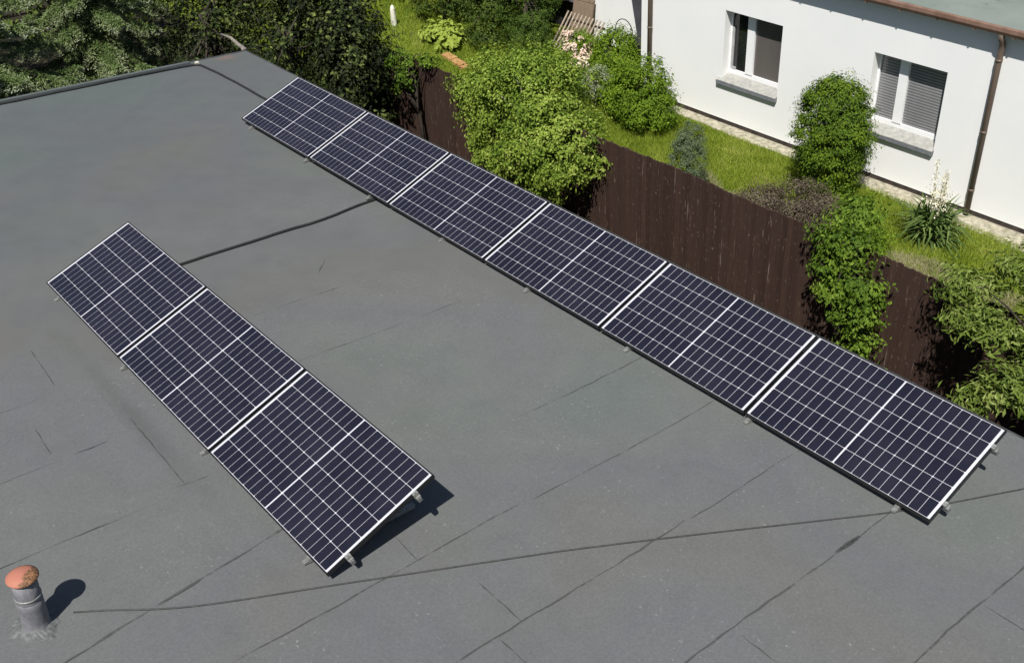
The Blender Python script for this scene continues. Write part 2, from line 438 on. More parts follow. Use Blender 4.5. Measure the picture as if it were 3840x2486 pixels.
def shrub(name, base, lobes, leafmat, label, cat='shrub', nclump=300, per=40, rc=.12, length=.05, width=.03, shell=(.72, 1.02), zmin=-.6,
          group=None, bark='bark', trunk_h=None, r0=.04, inner=.12, crown='foliage', axis_down=False, fold=.18):
    root = empty(name, base, label, cat, group)
    P, Nn, rnd, C = crown_points(lobes, nclump, per, rc, shell, zmin, inner=inner)
    P[:, 2] = np.maximum(P[:, 2], -2.985)
    ax = None
    if axis_down: ax = rng.normal(size=(len(P), 3))*.6 + np.array([0, 0, -1.])
    leaves(crown, L[leafmat], P, Nn, length, width, root, rnd, ax, fold)
    zt = max(c[2] for c, r in lobes) if trunk_h is None else base[2]+trunk_h
    cx = float(np.mean([c[0] for c, r in lobes])); cy = float(np.mean([c[1] for c, r in lobes]))
    tg = [tuple(C[i]) for i in rng.integers(0, len(C), 22)]
    limbs('trunk', base, tg, M[bark], root, r0, (cx, cy, zt))
    return root

# ------------------------------------------------------------------ geometry constants (metres; x along the rows, y towards the house)
SL = 0.0971            # the near roof falls towards the garden
def zr(y, d=0.): return -0.09 - SL*y + d
nrm = Vector((0, SL, 1)).normalized()
TILT = math.atan2(.302, .953)
GZ = -3.0

# ------------------------------------------------------------------ ground
mb = MB(); S = 400
mb.quad((-S, -S, GZ), (S, -S, GZ), (S, S, GZ), (-S, S, GZ))
tag(mb.build('ground', M['ground']), kind='structure')
mb = MB()     # gravel strip along the house
xs_ = np.linspace(-1.3, 14, 60)
for i in range(len(xs_)-1):
    a, b = xs_[i], xs_[i+1]
    ya = 9.12 - .03*a + .03*math.sin(a*3.1); yb = 9.12 - .03*b + .03*math.sin(b*3.1)
    mb.box(a, b, min(ya, yb), 9.38, GZ-.05, GZ+.025)
tag(mb.build('gravel_path', M['kerbstrip']), kind='structure')
mb = MB(); mb.box(-8.6, -6.2, -4.6, -2.6, GZ-.05, GZ+.02)
tag(mb.build('sandy_path', M['stone']), kind='structure')

# ------------------------------------------------------------------ near building with the felt roof
X0, X1, Y0, Y1 = -2.95, 16.0, -11.0, 1.635
root = empty('flat_roof_building', (6.5, -4.7, GZ), 'low building whose large grey felt roof carries the solar panels', 'building')
mb = MB()
nx, ny = 60, 40
gx = np.linspace(X0, X1, nx); gy = np.linspace(Y0, Y1, ny)
def dz(x, y): return .006*math.sin(x*1.7+y*.6) + .005*math.sin(y*2.3-x*.8)
vs = []
for j in range(ny):
    for i in range(nx): vs.append((gx[i], gy[j], zr(gy[j]) + (dz(gx[i], gy[j]) if 0 < i < nx-1 and 0 < j < ny-1 else 0) - .004))
fs = [(j*nx+i, j*nx+i+1, (j+1)*nx+i+1, (j+1)*nx+i) for j in range(ny-1) for i in range(nx-1)]
mb.add(vs, fs)
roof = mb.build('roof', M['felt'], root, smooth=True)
mb = MB()
wx0, wx1, wy0, wy1 = X0+.12, X1-.12, Y0+.12, Y1-.12
c = [(wx0, wy0), (wx1, wy0), (wx1, wy1), (wx0, wy1)]
for i in range(4):
    (ax_, ay_), (bx_, by_) = c[i], c[(i+1) % 4]
    mb.quad((ax_, ay_, GZ), (bx_, by_, GZ), (bx_, by_, zr(by_)-.1), (ax_, ay_, zr(ay_)-.1))
mb.build('wall', M['render_wall'], root)
# edge trims: metal drip edges and raised felt kerb on the far side
mb = MB()
def slope_box(x0, x1, y0, y1, d0, d1):
    vs = [(x0, y0, zr(y0, d0)), (x1, y0, zr(y0, d0)), (x1, y1, zr(y1, d0)), (x0, y1, zr(y1, d0)), (x0, y0, zr(y0, d1)), (x1, y0, zr(y0, d1)), (x1, y1, zr(y1, d1)), (x0, y1, zr(y1, d1))]
    mb.add(vs, [(0, 3, 2, 1), (4, 5, 6, 7), (0, 1, 5, 4), (1, 2, 6, 5), (2, 3, 7, 6), (3, 0, 4, 7)])
slope_box(X0-.03, X0, Y0, Y1+.012, -.14, .004)
slope_box(X1, X1+.03, Y0, Y1+.012, -.14, .004)
slope_box(X0, X1, Y1, Y1+.012, -.14, .006)
slope_box(X0, X1, Y0-.03, Y0, -.14, .006)
mb.build('drip_edge', M['edge'], root)
mb = MB(); slope_box(X0+.012, X0+.082, Y0+.02, .62, -.02, .03)
mb.build('edge_kerb', M['felt'], root)
# felt seams: thin irregular bleed lines of tar at the sheet overlaps
mb = MB()
def seam(p0, p1, w=.014, wob=.012, step=.12):
    p0 = np.array(p0, float); p1 = np.array(p1, float); d = p1-p0; ln = np.linalg.norm(d); d /= ln; q = np.array([-d[1], d[0]])
    n = max(2, int(ln/step)); ph = random.uniform(0, 9); o = len(mb.v); 
    for i in range(n+1):
        t = i/n; off = wob*math.sin(ph+t*ln*2.3)+wob*.5*random.uniform(-1, 1); ww = w*.72*random.uniform(.5, 1.5)*(.25 if i in (0, n) else 1)
        for s in (-1, 1):
            x, y = p0 + d*ln*t + q*(off+s*ww/2); mb.v.append((x, y, zr(y)+dz(x, y)+.0035))
    for i in range(n): a = o+2*i; mb.f.append((a, a+1, a+3, a+2))
for x, y0, y1, w in ((7.60, -1.5, .4, .010), (8.44, -6.0, -2.2, .015), (8.50, -2.1, 1.0, .010), (9.37, -6.0, -1.35, .016), (9.41, -1.3, 1.0, .012),
                     (10.31, -6.2, 1.5, .018), (11.26, -6, 1.5, .020), (12.2, -6, 1.5, .016), (13.15, -6, 1.5, .016), (6.66, -9, -4.4, .010), (5.7, -9, -4.3, .010), (4.75, -9, -4.5, .008),
                     (4.7, -2.6, -1.4, .006), (5.7, -2.5, -.6, .006)):
    seam((x, y0), (x+.03, y1), w)
seam((7.88, -6.0), (7.53, -3.65), .026)
for a, b, w in (((5.55, -4.02), (6.62, -4.06), .014), ((3.95, -4.3), (4.66, -4.33), .010), ((8.9, -2.95), (9.37, -2.95), .014), ((9.4, -3.17), (9.75, -3.16), .014),
                ((8.1, -3.13), (8.46, -3.15), .012), ((7.7, -3.0), (8.05, -3.02), .012), ((10.4, -1.9), (10.7, -1.9), .01), ((5.2, -4.7), (5.6, -4.72), .012), ((6.65, -3.86), (6.62, -4.1), .012),
                ((11.3, -.4), (12.2, -.4), .012), ((4.1, -1.2), (4.35, -1.45), .008)):
    seam(a, b, w, .006, .06)
for _ in range(5):      # wider tar smear on the seam near the end of the long row
    seam((10.33+random.uniform(-.02, .02), -.75+random.uniform(-.1, .1)), (10.34, -.45), .03, .01, .05)
mb.build('tar_seam', M['seam'], root)

# ------------------------------------------------------------------ solar panels
PL, PW, PITCH = 1.755, 1.0215, 1.775
def panel_meshes():
    lip = .011; t = .035
    f = MB()
    f.box(0, PL, 0, lip, -t, 0); f.box(0, PL, PW-lip, PW, -t, 0)
    f.box(0, lip, lip, PW-lip, -t, 0); f.box(PL-lip, PL, lip, PW-lip, -t, 0)
    b = MB(); b.box(lip, PL-lip, lip, PW-lip, -.009, -.0035)
    c = MB()
    cp, rp = .0839, .1656           # cell pitch along and across
    mx = (PL-2*lip-20*cp-.011)/2+lip; my = (PW-6*rp)/2
    g, gr, ch = .0015, .0018, .0065
    for half in range(2):
        for i in range(10):
            x0 = mx + half*(10*cp+.011) + i*cp + g; x1 = x0 + cp - 2*g
            for j in range(6):
                y0 = my + j*rp + gr; y1 = y0 + rp - 2*gr; z = -.0028
                left = (i % 2 == 0)
                # half cells: corners are cut on one long side only
                if left: vs = [(x0, y0+ch, z), (x0+ch, y0, z), (x1, y0, z), (x1, y1, z), (x0+ch, y1, z), (x0, y1-ch, z)]
                else: vs = [(x0, y0, z), (x1-ch, y0, z), (x1, y0+ch, z), (x1, y1-ch, z), (x1-ch, y1, z), (x0, y1, z)]
                c.add(vs, [(0, 1, 2, 3, 4, 5)])
    j = MB(); j.box(PL/2-.05, PL/2+.05, PW-.12, PW-.05, -.028, -.0095)
    return [('frame', f, M['black']), ('backsheet', b, M['back']), ('cell_grid', c, M['cell']), ('junction_box', j, M['black'])]
parts = []
for nm, mb_, mat in panel_meshes():
    me = bpy.data.meshes.new(nm); me.from_pydata(mb_.v, [], mb_.f); me.update(); me.materials.append(mat)
    parts.append((nm, me))
O1 = Vector((0, 0, 0)); O2 = Vector((2.946, -3.758, .365))
def panel(loc, label, group):
    r = bpy.data.objects.new('solar_panel', None); COL.objects.link(r); r.location = loc; r.rotation_euler = (TILT, 0, 0); r.empty_display_size = .2
    tag(r, label, 'solar panel', group)
    for nm, me in parts:
        o = bpy.data.objects.new(nm, me); COL.objects.link(o); o.parent = r
lab1 = ['far end panel of the long row, where the cable from the roof corner arrives',
        'second panel from the far end of the long row of six solar panels',
        'third panel from the far end of the long row of six solar panels',
        'fourth panel from the far end of the long row, third counted from its near end',
        'fifth panel of the long row, next to the one at its near end',
        'near end panel of the long row, at the right edge of the roof']
for i in range(6): panel(O1 + Vector((i*PITCH, 0, 0)), lab1[i], 'solar panels of the long back row')
lab2 = ['far end panel of the short row of three, in front of the black cable',
        'middle panel of the short row of three solar panels',
        'near end panel of the short row, beside the black triangular shadow']
for i in range(3): panel(O2 + Vector((i*PITCH, 0, 0)), lab2[i], 'solar panels of the short front row')

XV = Vector((1, 0, 0)); VV = Vector((0, math.cos(TILT), math.sin(TILT))); NV = Vector((0, -math.sin(TILT), math.cos(TILT)))
def mounting(O, n, feet, label):
    ln = n*PITCH - .02
    P = lambda x, v, nn: O + XV*x + VV*v + NV*nn
    r = empty('mounting_frame', (O.x+ln/2, O.y+.5, zr(O.y+.5)), label, 'panel mount', 'aluminium mounts under the panel rows')
    for v in (.19, .83):
        m = MB(); m.bar(P(.01, v, -.056), P(ln+.042, v, -.056), .034, .038, NV); m.build('rail', M['alu'], r)
    for x in feet:
        m = MB()
        yb0, yb1 = O.y+.0, O.y+.93
        m.bar((O.x+x, yb0, zr(yb0, .019)), (O.x+x, yb1, zr(yb1, .019)), .04, .036, nrm)
        m.box(O.x+x-.018, O.x+x+.018, yb0-.036, yb0+.0, zr(yb0, .003), zr(yb0, .020))
        m.build('base_bar', M['galv'], r)
        a = P(x, .83, -.078); m = MB(); m.bar((O.x+x, O.y+.80, zr(O.y+.80, .037)), a, .03, .03, (1, 0, 0))
        m.build('rear_leg', M['alu'], r)
        m = MB(); m.bar((O.x+x+.03, O.y+.28, zr(O.y+.28, .037)), P(x+.03, .80, -.085), .015, .015, (1, 0, 0)); m.build('diagonal_brace', M['alu'], r)
        m = MB(); b = P(x, .19, -.077); m.bar((b.x, b.y, zr(b.y, .036)), b, .03, .03, (1, 0, 0)); m.build('front_leg', M['alu'], r)
    for xe, s in ((ln+.012, 1),):
        for v in (.19, .83):
            m = MB(); T = Matrix.Translation(P(xe, v, 0)) @ Matrix.Rotation(TILT, 4, 'X')
            m.box(-.010, .010, -.022, .022, -.036, .001, T)
            m.box(-.020, .008, -.022, .022, .0015, .0050, T)
            m.box(.012, .026, -.020, .020, -.036, -.022, T)
            m.lathe([(.0, .016), (.008, .016), (.008, .0055)], 8, T)
            m.build('end_clamp', M['galv'], r)
    for i in range(1, n):
        for v in (.19, .83):
            m = MB(); T = Matrix.Translation(P(i*PITCH-.01, v, 0)) @ Matrix.Rotation(TILT, 4, 'X')
            m.box(-.0085, .0085, -.03, .03, -.036, .002, T); m.build('middle_clamp', M['black'], r)
    return r
mounting(O1, 6, [.236+1.445*k for k in range(8)], 'long aluminium mounting frame under the back row of six solar panels')
mounting(O2, 3, [.27, 1.85, 3.43, 5.03], 'short aluminium mounting frame under the front row of three solar panels')

# ------------------------------------------------------------------ cables
def cable(name, pts, rad, mat, label, cat, lift, wob=0.):
    pts = [Vector((x, y, 0)) for x, y in pts]; out = []
    for i in range(len(pts)-1):
        n = max(2, int((pts[i+1]-pts[i]).length/.08))
        for k in range(n):
            p = pts[i].lerp(pts[i+1], k/n); out.append(p)
    out.append(pts[-1])
    # smooth the corners
    for _ in range(2): out = [out[0]] + [(out[i-1]+out[i]*2+out[i+1])/4 for i in range(1, len(out)-1)] + [out[-1]]
    res = []
    s1, s2 = random.uniform(0, 6), random.uniform(0, 6)
    for i, p in enumerate(out):
        w = wob*(math.sin(i*.55+s1)+.6*math.sin(i*.21+s2)+.4*random.uniform(-1, 1)) if 0 < i < len(out)-1 else 0
        d = (out[min(i+1, len(out)-1)]-out[max(i-1, 0)]).normalized()
        x, y = p.x-d.y*w, p.y+d.x*w
        res.append((x, y, zr(y)+dz(x, y)+lift+abs(w)*.4))
    m = MB(); m.tube(res, rad, 8)
    o = m.build(name, mat, smooth=True)
    tag(o, label, cat); return o
cable('cable_conduit', [(3.28, -3.3), (3.27, -2.46), (3.262, -1.95), (3.275, -1.46), (3.30, -.9), (3.275, -.55), (3.21, -.15), (3.17, .25)], .0155, M['cable'],
      'black cable conduit crossing the open roof from the short row to the long row', 'cable', .012, .005)
c2 = cable('cable_conduit', [(-2.815, -10.8), (-2.80, -4), (-2.80, -2.35), (-2.78, -.6), (-2.755, .70), (-1.66, .755), (-.72, .735), (.5, .74)], .0165, M['cable'],
           'black cable along the far roof edge, turning under the far end of the long row', 'cable', .013, .004)
m = MB(); m.box(-2.80, -2.745, .66, .715, zr(.69, .0), zr(.69, .045)); m.build('cable_bracket', M['stone'], c2)
cable('lightning_wire', [(7.40, -5.22), (7.52, -5.04), (7.69, -4.83), (7.84, -4.61), (8.0, -4.31), (8.3, -3.71), (8.68, -2.99), (9.05, -2.30), (9.45, -1.60), (9.97, -.69), (10.37, .01), (10.57, .40), (10.72, .72), (10.88, 1.05), (11.1, 1.62)],
      .0058, M['wire'], 'thin dark wire across the roof from the vent pipe to the long row', 'wire', .004)

# ------------------------------------------------------------------ vent pipe
vb = Vector((7.345, -5.445, zr(-5.445)))
T = Matrix.Translation(vb) @ Matrix.Rotation(-math.atan(SL), 4, 'X')
vr = bpy.data.objects.new('vent_pipe', None); COL.objects.link(vr); vr.matrix_basis = T; vr.empty_display_size = .2
tag(vr, 'short grey roof vent pipe with a salmon mossy cap', 'vent pipe')
def vpart(name, prof, mat, n=40, wob=0.):
    m = MB(); m.lathe(prof, n)
    if wob: m.v = [(x*(1+wob*math.sin(7*math.atan2(y, x)+z*40)), y*(1+wob*math.sin(7*math.atan2(y, x)+z*40)), z+wob*.15*math.sin(5*math.atan2(y, x))) for x, y, z in m.v]
    me = bpy.data.meshes.new(name); me.from_pydata(m.v, [], m.f); me.update(); me.materials.append(mat)
    me.polygons.foreach_set('use_smooth', [True]*len(me.polygons))
    o = bpy.data.objects.new(name, me); COL.objects.link(o); o.parent = vr; return o
vpart('pipe', [(0.0784, 0.0), (0.0792, 0.16), (0.0808, 0.3), (0.08, 0.432), (0.0, 0.432)], M['pipe'], wob=.004)
vpart('felt_wrap', [(0.1, 0.0), (0.0896, 0.02), (0.0856, 0.06), (0.0872, 0.1), (0.0848, 0.13), (0.0864, 0.19), (0.084, 0.235), (0.0792, 0.24)], M['pipe'], wob=.018)
vpart('collar', [(0.0808, 0.272), (0.086, 0.274), (0.086, 0.282), (0.0808, 0.284)], M['galv'])
vpart('cap', [(0.08, 0.425), (0.0992, 0.428), (0.1024, 0.434), (0.1008, 0.442), (0.068, 0.462), (0.024, 0.472), (0.0001, 0.474)], M['cap'])
# sealant blot round its foot
m = MB(); n = 48; rings = [(0.08, 0.02), (0.108, 0.013), (0.136, 0.006), (0.16, -0.003)]
for r_, z_ in rings:
    for k in range(n):
        a = 2*math.pi*k/n; q = r_*(1+.13*math.sin(3*a+1)+.08*math.sin(7*a)) if r_ > .09 else r_
        m.v.append((q*math.cos(a), q*math.sin(a)-(.02 if r_ > .16 else 0), z_+.003*random.uniform(-1, 1)))
for i in range(len(rings)-1):
    for k in range(n):
        a = i*n+k; b = i*n+(k+1) % n; m.f.append((a, a+n, b+n, b))
me = bpy.data.meshes.new('sealant_base'); me.from_pydata(m.v, [], m.f); me.update(); me.materials.append(M['sealant'])
o = bpy.data.objects.new('sealant_base', me); COL.objects.link(o); o.parent = vr

# ------------------------------------------------------------------ white house
HY = 9.36
hr = empty('white_house', (6, 13, GZ), 'white rendered house with brown gutter and two windows behind the garden', 'house')
hx0, hx1, ztop = -1.34, 14.0, .13
wins = [(.77, 2.06), (3.91, 5.225), (7.05, 8.36)]
wz0, wz1 = -2.02, -.775
m = MB()
xsplit = [hx0] + [x for w in wins for x in w] + [hx1]
for i in range(len(xsplit)-1):
    a, b = xsplit[i], xsplit[i+1]
    if (a, b) in wins:
        m.quad((a, HY, GZ+.115), (b, HY, GZ+.115), (b, HY, wz0-.066), (a, HY, wz0-.066)); m.quad((a, HY, wz1), (b, HY, wz1), (b, HY, ztop), (a, HY, ztop))
    else: m.quad((a, HY, GZ+.115), (b, HY, GZ+.115), (b, HY, ztop), (a, HY, ztop))
m.quad((hx0, HY+8, GZ), (hx0, HY, GZ), (hx0, HY, ztop), (hx0, HY+8, ztop))
m.quad((hx1, HY, GZ), (hx1, HY+8, GZ), (hx1, HY+8, ztop), (hx1, HY, ztop))
m.quad((hx1, HY+8, GZ), (hx0, HY+8, GZ), (hx0, HY+8, ztop), (hx1, HY+8, ztop))
m.build('wall', M['white_wall'], hr)
m = MB()     # setback wall left of the corner
m.box(-4.62, hx0-.003, 10.9, 11.1, GZ, .0); m.build('rear_wall', M['white_wall'], hr)
m = MB(); m.box(hx0+.02, hx1-.02, HY+.014, HY+.05, GZ-.02, GZ+.14); m.build('plinth', M['plinth'], hr)
wy = HY+.18
for wi, (w0, w1) in enumerate(wins):
    m0, m1 = w0+.40, w0+.565
    f = MB(); fw = .045; rb = .085
    f.box(w0+.003, w1-.003, wy, wy+.06, wz0+.003, wz0+rb)
    f.box(w0+.003, w1-.003, wy, wy+.06, wz1-fw, wz1-.003)
    f.box(w0+.003, w0+fw*.8, wy, wy+.06, wz0+rb, wz1-fw); f.box(w1-fw, w1-.003, wy, wy+.06, wz0+rb, wz1-fw)
    f.box(m0, m1, wy-.012, wy+.06, wz0+rb, wz1-fw)
    wo = f.build('window', M['pvc'], hr)
    v = MB()
    v.quad((w0, HY, wz0-.1), (w0, HY+.3, wz0-.1), (w0, HY+.3, wz1), (w0, HY, wz1)); v.quad((w1, HY+.3, wz0-.1), (w1, HY, wz0-.1), (w1, HY, wz1), (w1, HY+.3, wz1))
    v.quad((w0, HY, wz1), (w0, HY+.3, wz1), (w1, HY+.3, wz1), (w1, HY, wz1))
    v.build('reveal', M['reveal'], wo)
    g = MB(); g.quad((w0+fw*.8, wy+.03, wz0+rb), (m0, wy+.03, wz0+rb), (m0, wy+.03, wz1-fw), (w0+fw*.8, wy+.03, wz1-fw)); g.build('pane', M['glass'] if wi != 1 else M['blind'], wo)
    zt = wz1-fw if wi == 1 else wz0+rb+(wz1-wz0)*.86
    g = MB(); g.quad((m1, wy+.03, wz0+rb), (w1-fw, wy+.03, wz0+rb), (w1-fw, wy+.03, zt), (m1, wy+.03, zt)); g.build('pane', M['blind'] if wi == 1 else M['curtain'], wo)
    if wi != 1:
        g = MB(); g.quad((m1, wy+.03, zt), (w1-fw, wy+.03, zt), (w1-fw, wy+.03, wz1-fw), (m1, wy+.03, wz1-fw)); g.build('pane', M['glass'], wo)
        g = MB(); g.box(w0+fw*.8+.004, w0+fw*.8+.05, wy+.005, wy+.028, wz0+rb+.003, wz0+rb+.82); g.box(w0+fw*.8+.05, w0+fw*.8+.12, wy+.002, wy+.028, wz0+rb+.003, wz0+rb+.055)
        g.build('sash_edge', M['pvc_grey'], wo)
    s = MB()    # sill slab, sloping outwards
    a0, a1 = w0-.09, w1+.012; yb, yf = wy-.002, HY-.06
    zb, zf, th = wz0+.004, wz0-.085, .075
    vs = [(w0+.002, yb, zb), (w1-.002, yb, zb), (w1-.002, HY-.001, zf+.028), (w0+.002, HY-.001, zf+.028)]
    s.add(vs, [(0, 3, 2, 1)])
    vs = [(a0, HY-.001, zf+.028), (a1, HY-.001, zf+.028), (a1, yf, zf), (a0, yf, zf)]
    s.add(vs, [(0, 3, 2, 1)])
    so = s.build('sill', M['sill'], hr)
    e = MB(); e.box(a0, a1, yf-.004, HY-.002, zf-th, zf-.004); e.build('sill_edge', M['sill_edge'], so)
# roof, gutter strip, brackets
m = MB()
ry0, ry1 = HY-.175, HY+8.2; rx0, rx1 = hx0-.08, hx1+.2
def rz(y): return .172 + .035*(y-ry0)
m.add([(rx0, ry0, rz(ry0)), (rx1, ry0, rz(ry0)), (rx1, ry1, rz(ry1)), (rx0, ry1, rz(ry1)), (rx0, ry0, rz(ry0)-.05), (rx1, ry0, rz(ry0)-.05), (rx1, ry1, rz(ry1)-.05), (rx0, ry1, rz(ry1)-.05)],
      [(0, 1, 2, 3), (7, 6, 5, 4), (0, 4, 5, 1), (1, 5, 6, 2), (2, 6, 7, 3), (3, 7, 4, 0)])
rf = m.build('roof', M['house_roof'], hr)
m = MB(); ng = 10
for k in range(ng):
    a0_ = k/ng; a1_ = (k+1)/ng
    pr = [(HY-.16, .19), (HY-.185, .197), (HY-.215, .180), (HY-.222, .125), (HY-.20, .075), (HY-.15, .068)]
for (ya, za), (yb_, zb_) in zip(pr[:-1], pr[1:]): m.quad((rx0, yb_, zb_), (rx1, yb_, zb_), (rx1, ya, za), (rx0, ya, za))
m.quad((rx0, HY-.15, .068), (rx0, HY, .068), (rx1, HY, .068), (rx1, HY-.15, .068))
m.build('gutter', M['brown_metal'], hr)
x = rx0+.2
while x < rx1:
    m = MB(); m.box(x-.014, x+.014, HY-.200, HY-.15, .050, .0675); m.build('gutter_bracket', M['brown_metal'], hr); x += .62
for x_, ybt in ((6.02, .08), (-1.045, .08)):
    m = MB(); m.tube([(x_, HY-.17, .08), (x_, HY-.13, -.02), (x_, HY-.075, -.09), (x_, HY-.07, -.2), (x_, HY-.07, GZ+.08)], .046, 12)
    for zc in (-.35, -1.5, -2.5): m.tube([(x_, HY-.07, zc-.02), (x_, HY-.07, zc+.02)], .051, 12)
    m.build('downpipe', M['brown_pipe'], hr, smooth=True)

# ------------------------------------------------------------------ wooden fence
fr = empty('wooden_fence', (4, 4.7, GZ), 'dark brown fence of narrow vertical boards with pale flecks between roof and garden', 'fence')
FY = 4.7; x = -6.2; si = 0
while x < 13.5:
    n = 26; bw = .086
    V = []; rn = []
    for k in range(n):
        a = x + k*bw; b = a + bw - .0007; yo = random.uniform(-.0008, .0008); zt = -1.19 + .012*math.sin((a)*2.1) + random.uniform(-.012, .012); c_ = random.uniform(.004, .016)
        y0, y1 = FY+yo-.011, FY+yo+.011; mid = (a+b)/2
        q = [(a, y0, GZ+.04), (b, y0, GZ+.04), (b, y0, zt-c_), (mid, y0, zt), (a, y0, zt-c_), (a, y1, GZ+.04), (b, y1, GZ+.04), (b, y1, zt-c_), (mid, y1, zt), (a, y1, zt-c_)]
        V.append(q); rn.append(random.random())
    V = np.array(V)
    F = [(0, 1, 2), (0, 2, 4), (4, 2, 3), (6, 5, 9), (6, 9, 7), (7, 9, 8), (1, 6, 7), (1, 7, 2), (5, 0, 4), (5, 4, 9), (2, 7, 8), (2, 8, 3), (3, 8, 9), (3, 9, 4)]
    tris_object('board_panel', V, 10, F, M['fence'], fr, np.array(rn))
    m = MB(); m.box(x-.04, x+.04, FY+.055, FY+.135, GZ-.3, -1.27); m.build('post', M['fence'], fr)
    m = MB(); m.box(x+.0, x+n*bw, FY+.018, FY+.05, -1.62, -1.53); m.box(x, x+n*bw, FY+.018, FY+.05, -2.72, -2.63); m.build('rail', M['fence'], fr)
    x += n*bw

# ------------------------------------------------------------------ turf
def blades(name, n, xr, yr, h, w, mat, keep=None, label=None):
    x = rng.uniform(*xr, n); y = rng.uniform(*yr, n)
    if keep is not None:
        k = keep(x, y); x = x[k]; y = y[k]; n = len(x)
    z = np.full(n, GZ)
    hh = h*(.5+rng.random(n)); a = rng.uniform(0, 2*np.pi, n); lean = rng.normal(size=(n, 2))*.45*hh[:, None]
    dx = np.cos(a)*w*.5; dy = np.sin(a)*w*.5
    V = np.stack([np.stack([x-dx, y-dy, z], 1), np.stack([x+dx, y+dy, z], 1), np.stack([x+lean[:, 0], y+lean[:, 1], z+hh], 1)], 1)
    lf = .42+.3*np.sin(x*1.9+1.3*np.sin(y*2.3))*np.cos(y*1.7+x*.6)+.28*np.sin(x*6.1+2*np.sin(y*3.3))*np.sin(y*5.7)
    rn = np.clip(.45*lf+.6*rng.random(n), 0, 1)
    o = tris_object(name, V, 3, [(0, 1, 2)], L[mat], None, rn)
    return tag(o, label, 'grass', kind='stuff')
def edge_noise(x): return 5.25+.22*np.sin(x*1.3+.5)+.12*np.sin(x*3.7)
blades('lawn_grass', 260000, (-2.5, 9.5), (4.9, 9.05), .075, .011, 'grass', lambda x, y: (y > edge_noise(x)-.15*rng.random(len(x))) & (y < 9.16-.03*x+.22*(rng.random(len(x))**2.5)), 'short bright green lawn grass between the fence and the white house')
blades('lawn_grass', 60000, (-11, -2.5), (5.0, 10.5), .08, .016, 'grass', None, 'sunlit green lawn strip between dark shrubs beyond the far fence end')
def dry_keep(x, y):
    c = 7.30+.05*(x-3.)+.10*np.sin(x*4.)
    return (y > c-.6) & (y < c+.16*np.abs(np.sin(x*2.3))+.10*rng.random(len(x)))
blades('dry_grass', 60000, (1.9, 7.9), (6.4, 7.9), .085, .012, 'dry', dry_keep, 'straw coloured dry grass edge right behind the top of the fence')
blades('dark_weeds', 14000, (-3, 12), (1.8, 4.6), .12, .02, 'dark', None, 'dark weeds on the shaded ground between the roof edge and the fence')

# ------------------------------------------------------------------ shrubs and trees
# big pale green weeping shrub over the fence
wt = shrub('weeping_tree', (.8, 5.0, GZ), [((.62, 4.8, -1.22), (1.14, 1.0, .92)), ((-.26, 4.8, -1.22), (.90, .75, .64)), ((1.48, 4.45, -1.55), (.92, .80, .76)), ((1.25, 4.15, -1.60), (.72, .55, .58)), ((.50, 5.0, -.95), (.85, .75, .64))],
      'weep', 'big dome shaped tree with dense light green leaves drooping over the brown fence', 'tree', nclump=640, per=54, rc=.16, length=.060, width=.034, shell=(.68, 1.08), zmin=-.45, bark='greybark', r0=.07, axis_down=True, crown='crown', inner=.08)
PP = []; NN_ = []; RR = []
for k in range(46):       # trailing twigs along the lower rim
    a = rng.uniform(-2.9, -.2); sx = .75+1.15*math.cos(a)*rng.uniform(.8, 1.05); sy = 4.6+.90*math.sin(a)*rng.uniform(.75, 1.0); z0 = -1.50-.28*(sx+.4)/1.9-.1*rng.random(); d = rng.uniform(.15, .62)
    n = int(40+90*d); t = rng.random((n, 1))
    PP.append(np.array([sx, sy, z0])-np.array([0, 0, d])*t+rng.normal(size=(n, 3))*np.array([.05, .05, .03])*(1.2-.6*t)+np.array([.05*rng.normal(), .05*rng.normal(), 0])*t)
    NN_.append(unit(rng.normal(size=(n, 3))*.5+np.array([.2, -.6, .5]))); RR.append(np.clip(.2+.5*rng.random(n)+.2*rng.random(), 0, 1))
PP = np.concatenate(PP); leaves('trailing_twigs', L['weep'], PP, np.concatenate(NN_), .060, .034, wt, np.concatenate(RR), rng.normal(size=(len(PP), 3))*.5+np.array([0, 0, -1.]))
# round shrub near the house corner
shrub('leafy_shrub', (-.35, 8.35, GZ), [((-.42, 8.4, -2.45), (.62, .6, .75)), ((.0, 8.2, -2.62), (.48, .5, .48)), ((-.9, 8.3, -2.6), (.4, .4, .45))],
      'bright', 'rounded bright green shrub against the white house at its left corner', nclump=320, per=48, rc=.12, length=.056, width=.03, shell=(.7, 1.04), zmin=-.4)
shrub('leafy_shrub', (-1.9, 8.9, GZ), [((-2.3, 9.6, -2.5), (.55, .5, .6)), ((-1.55, 8.8, -2.6), (.6, .5, .5))],
      'bright', 'loose green shrub behind the big dome tree, beside the pink flowers', nclump=300, per=30, rc=.12, length=.06, width=.032, zmin=-.4)
shrub('silver_shrub', (-1.5, 8.2, GZ), [((-1.5, 8.3, -2.55), (.42, .38, .42))],
      'pale', 'small silvery pale shrub between the dome tree and the rounded green shrub', nclump=90, per=30, rc=.08, length=.035, width=.016, zmin=-.2)
# grey green conifer behind the fence
shrub('small_conifer', (2.3, 6.75, GZ), [((2.28, 6.75, -2.4), (.34, .34, .62)), ((2.3, 6.75, -2.0), (.26, .26, .36))],
      'greycon', 'small upright grey green conifer on the lawn just above the fence top', 'conifer', nclump=260, per=50, rc=.06, length=.038, width=.009, zmin=-.7, shell=(.8, 1.02))
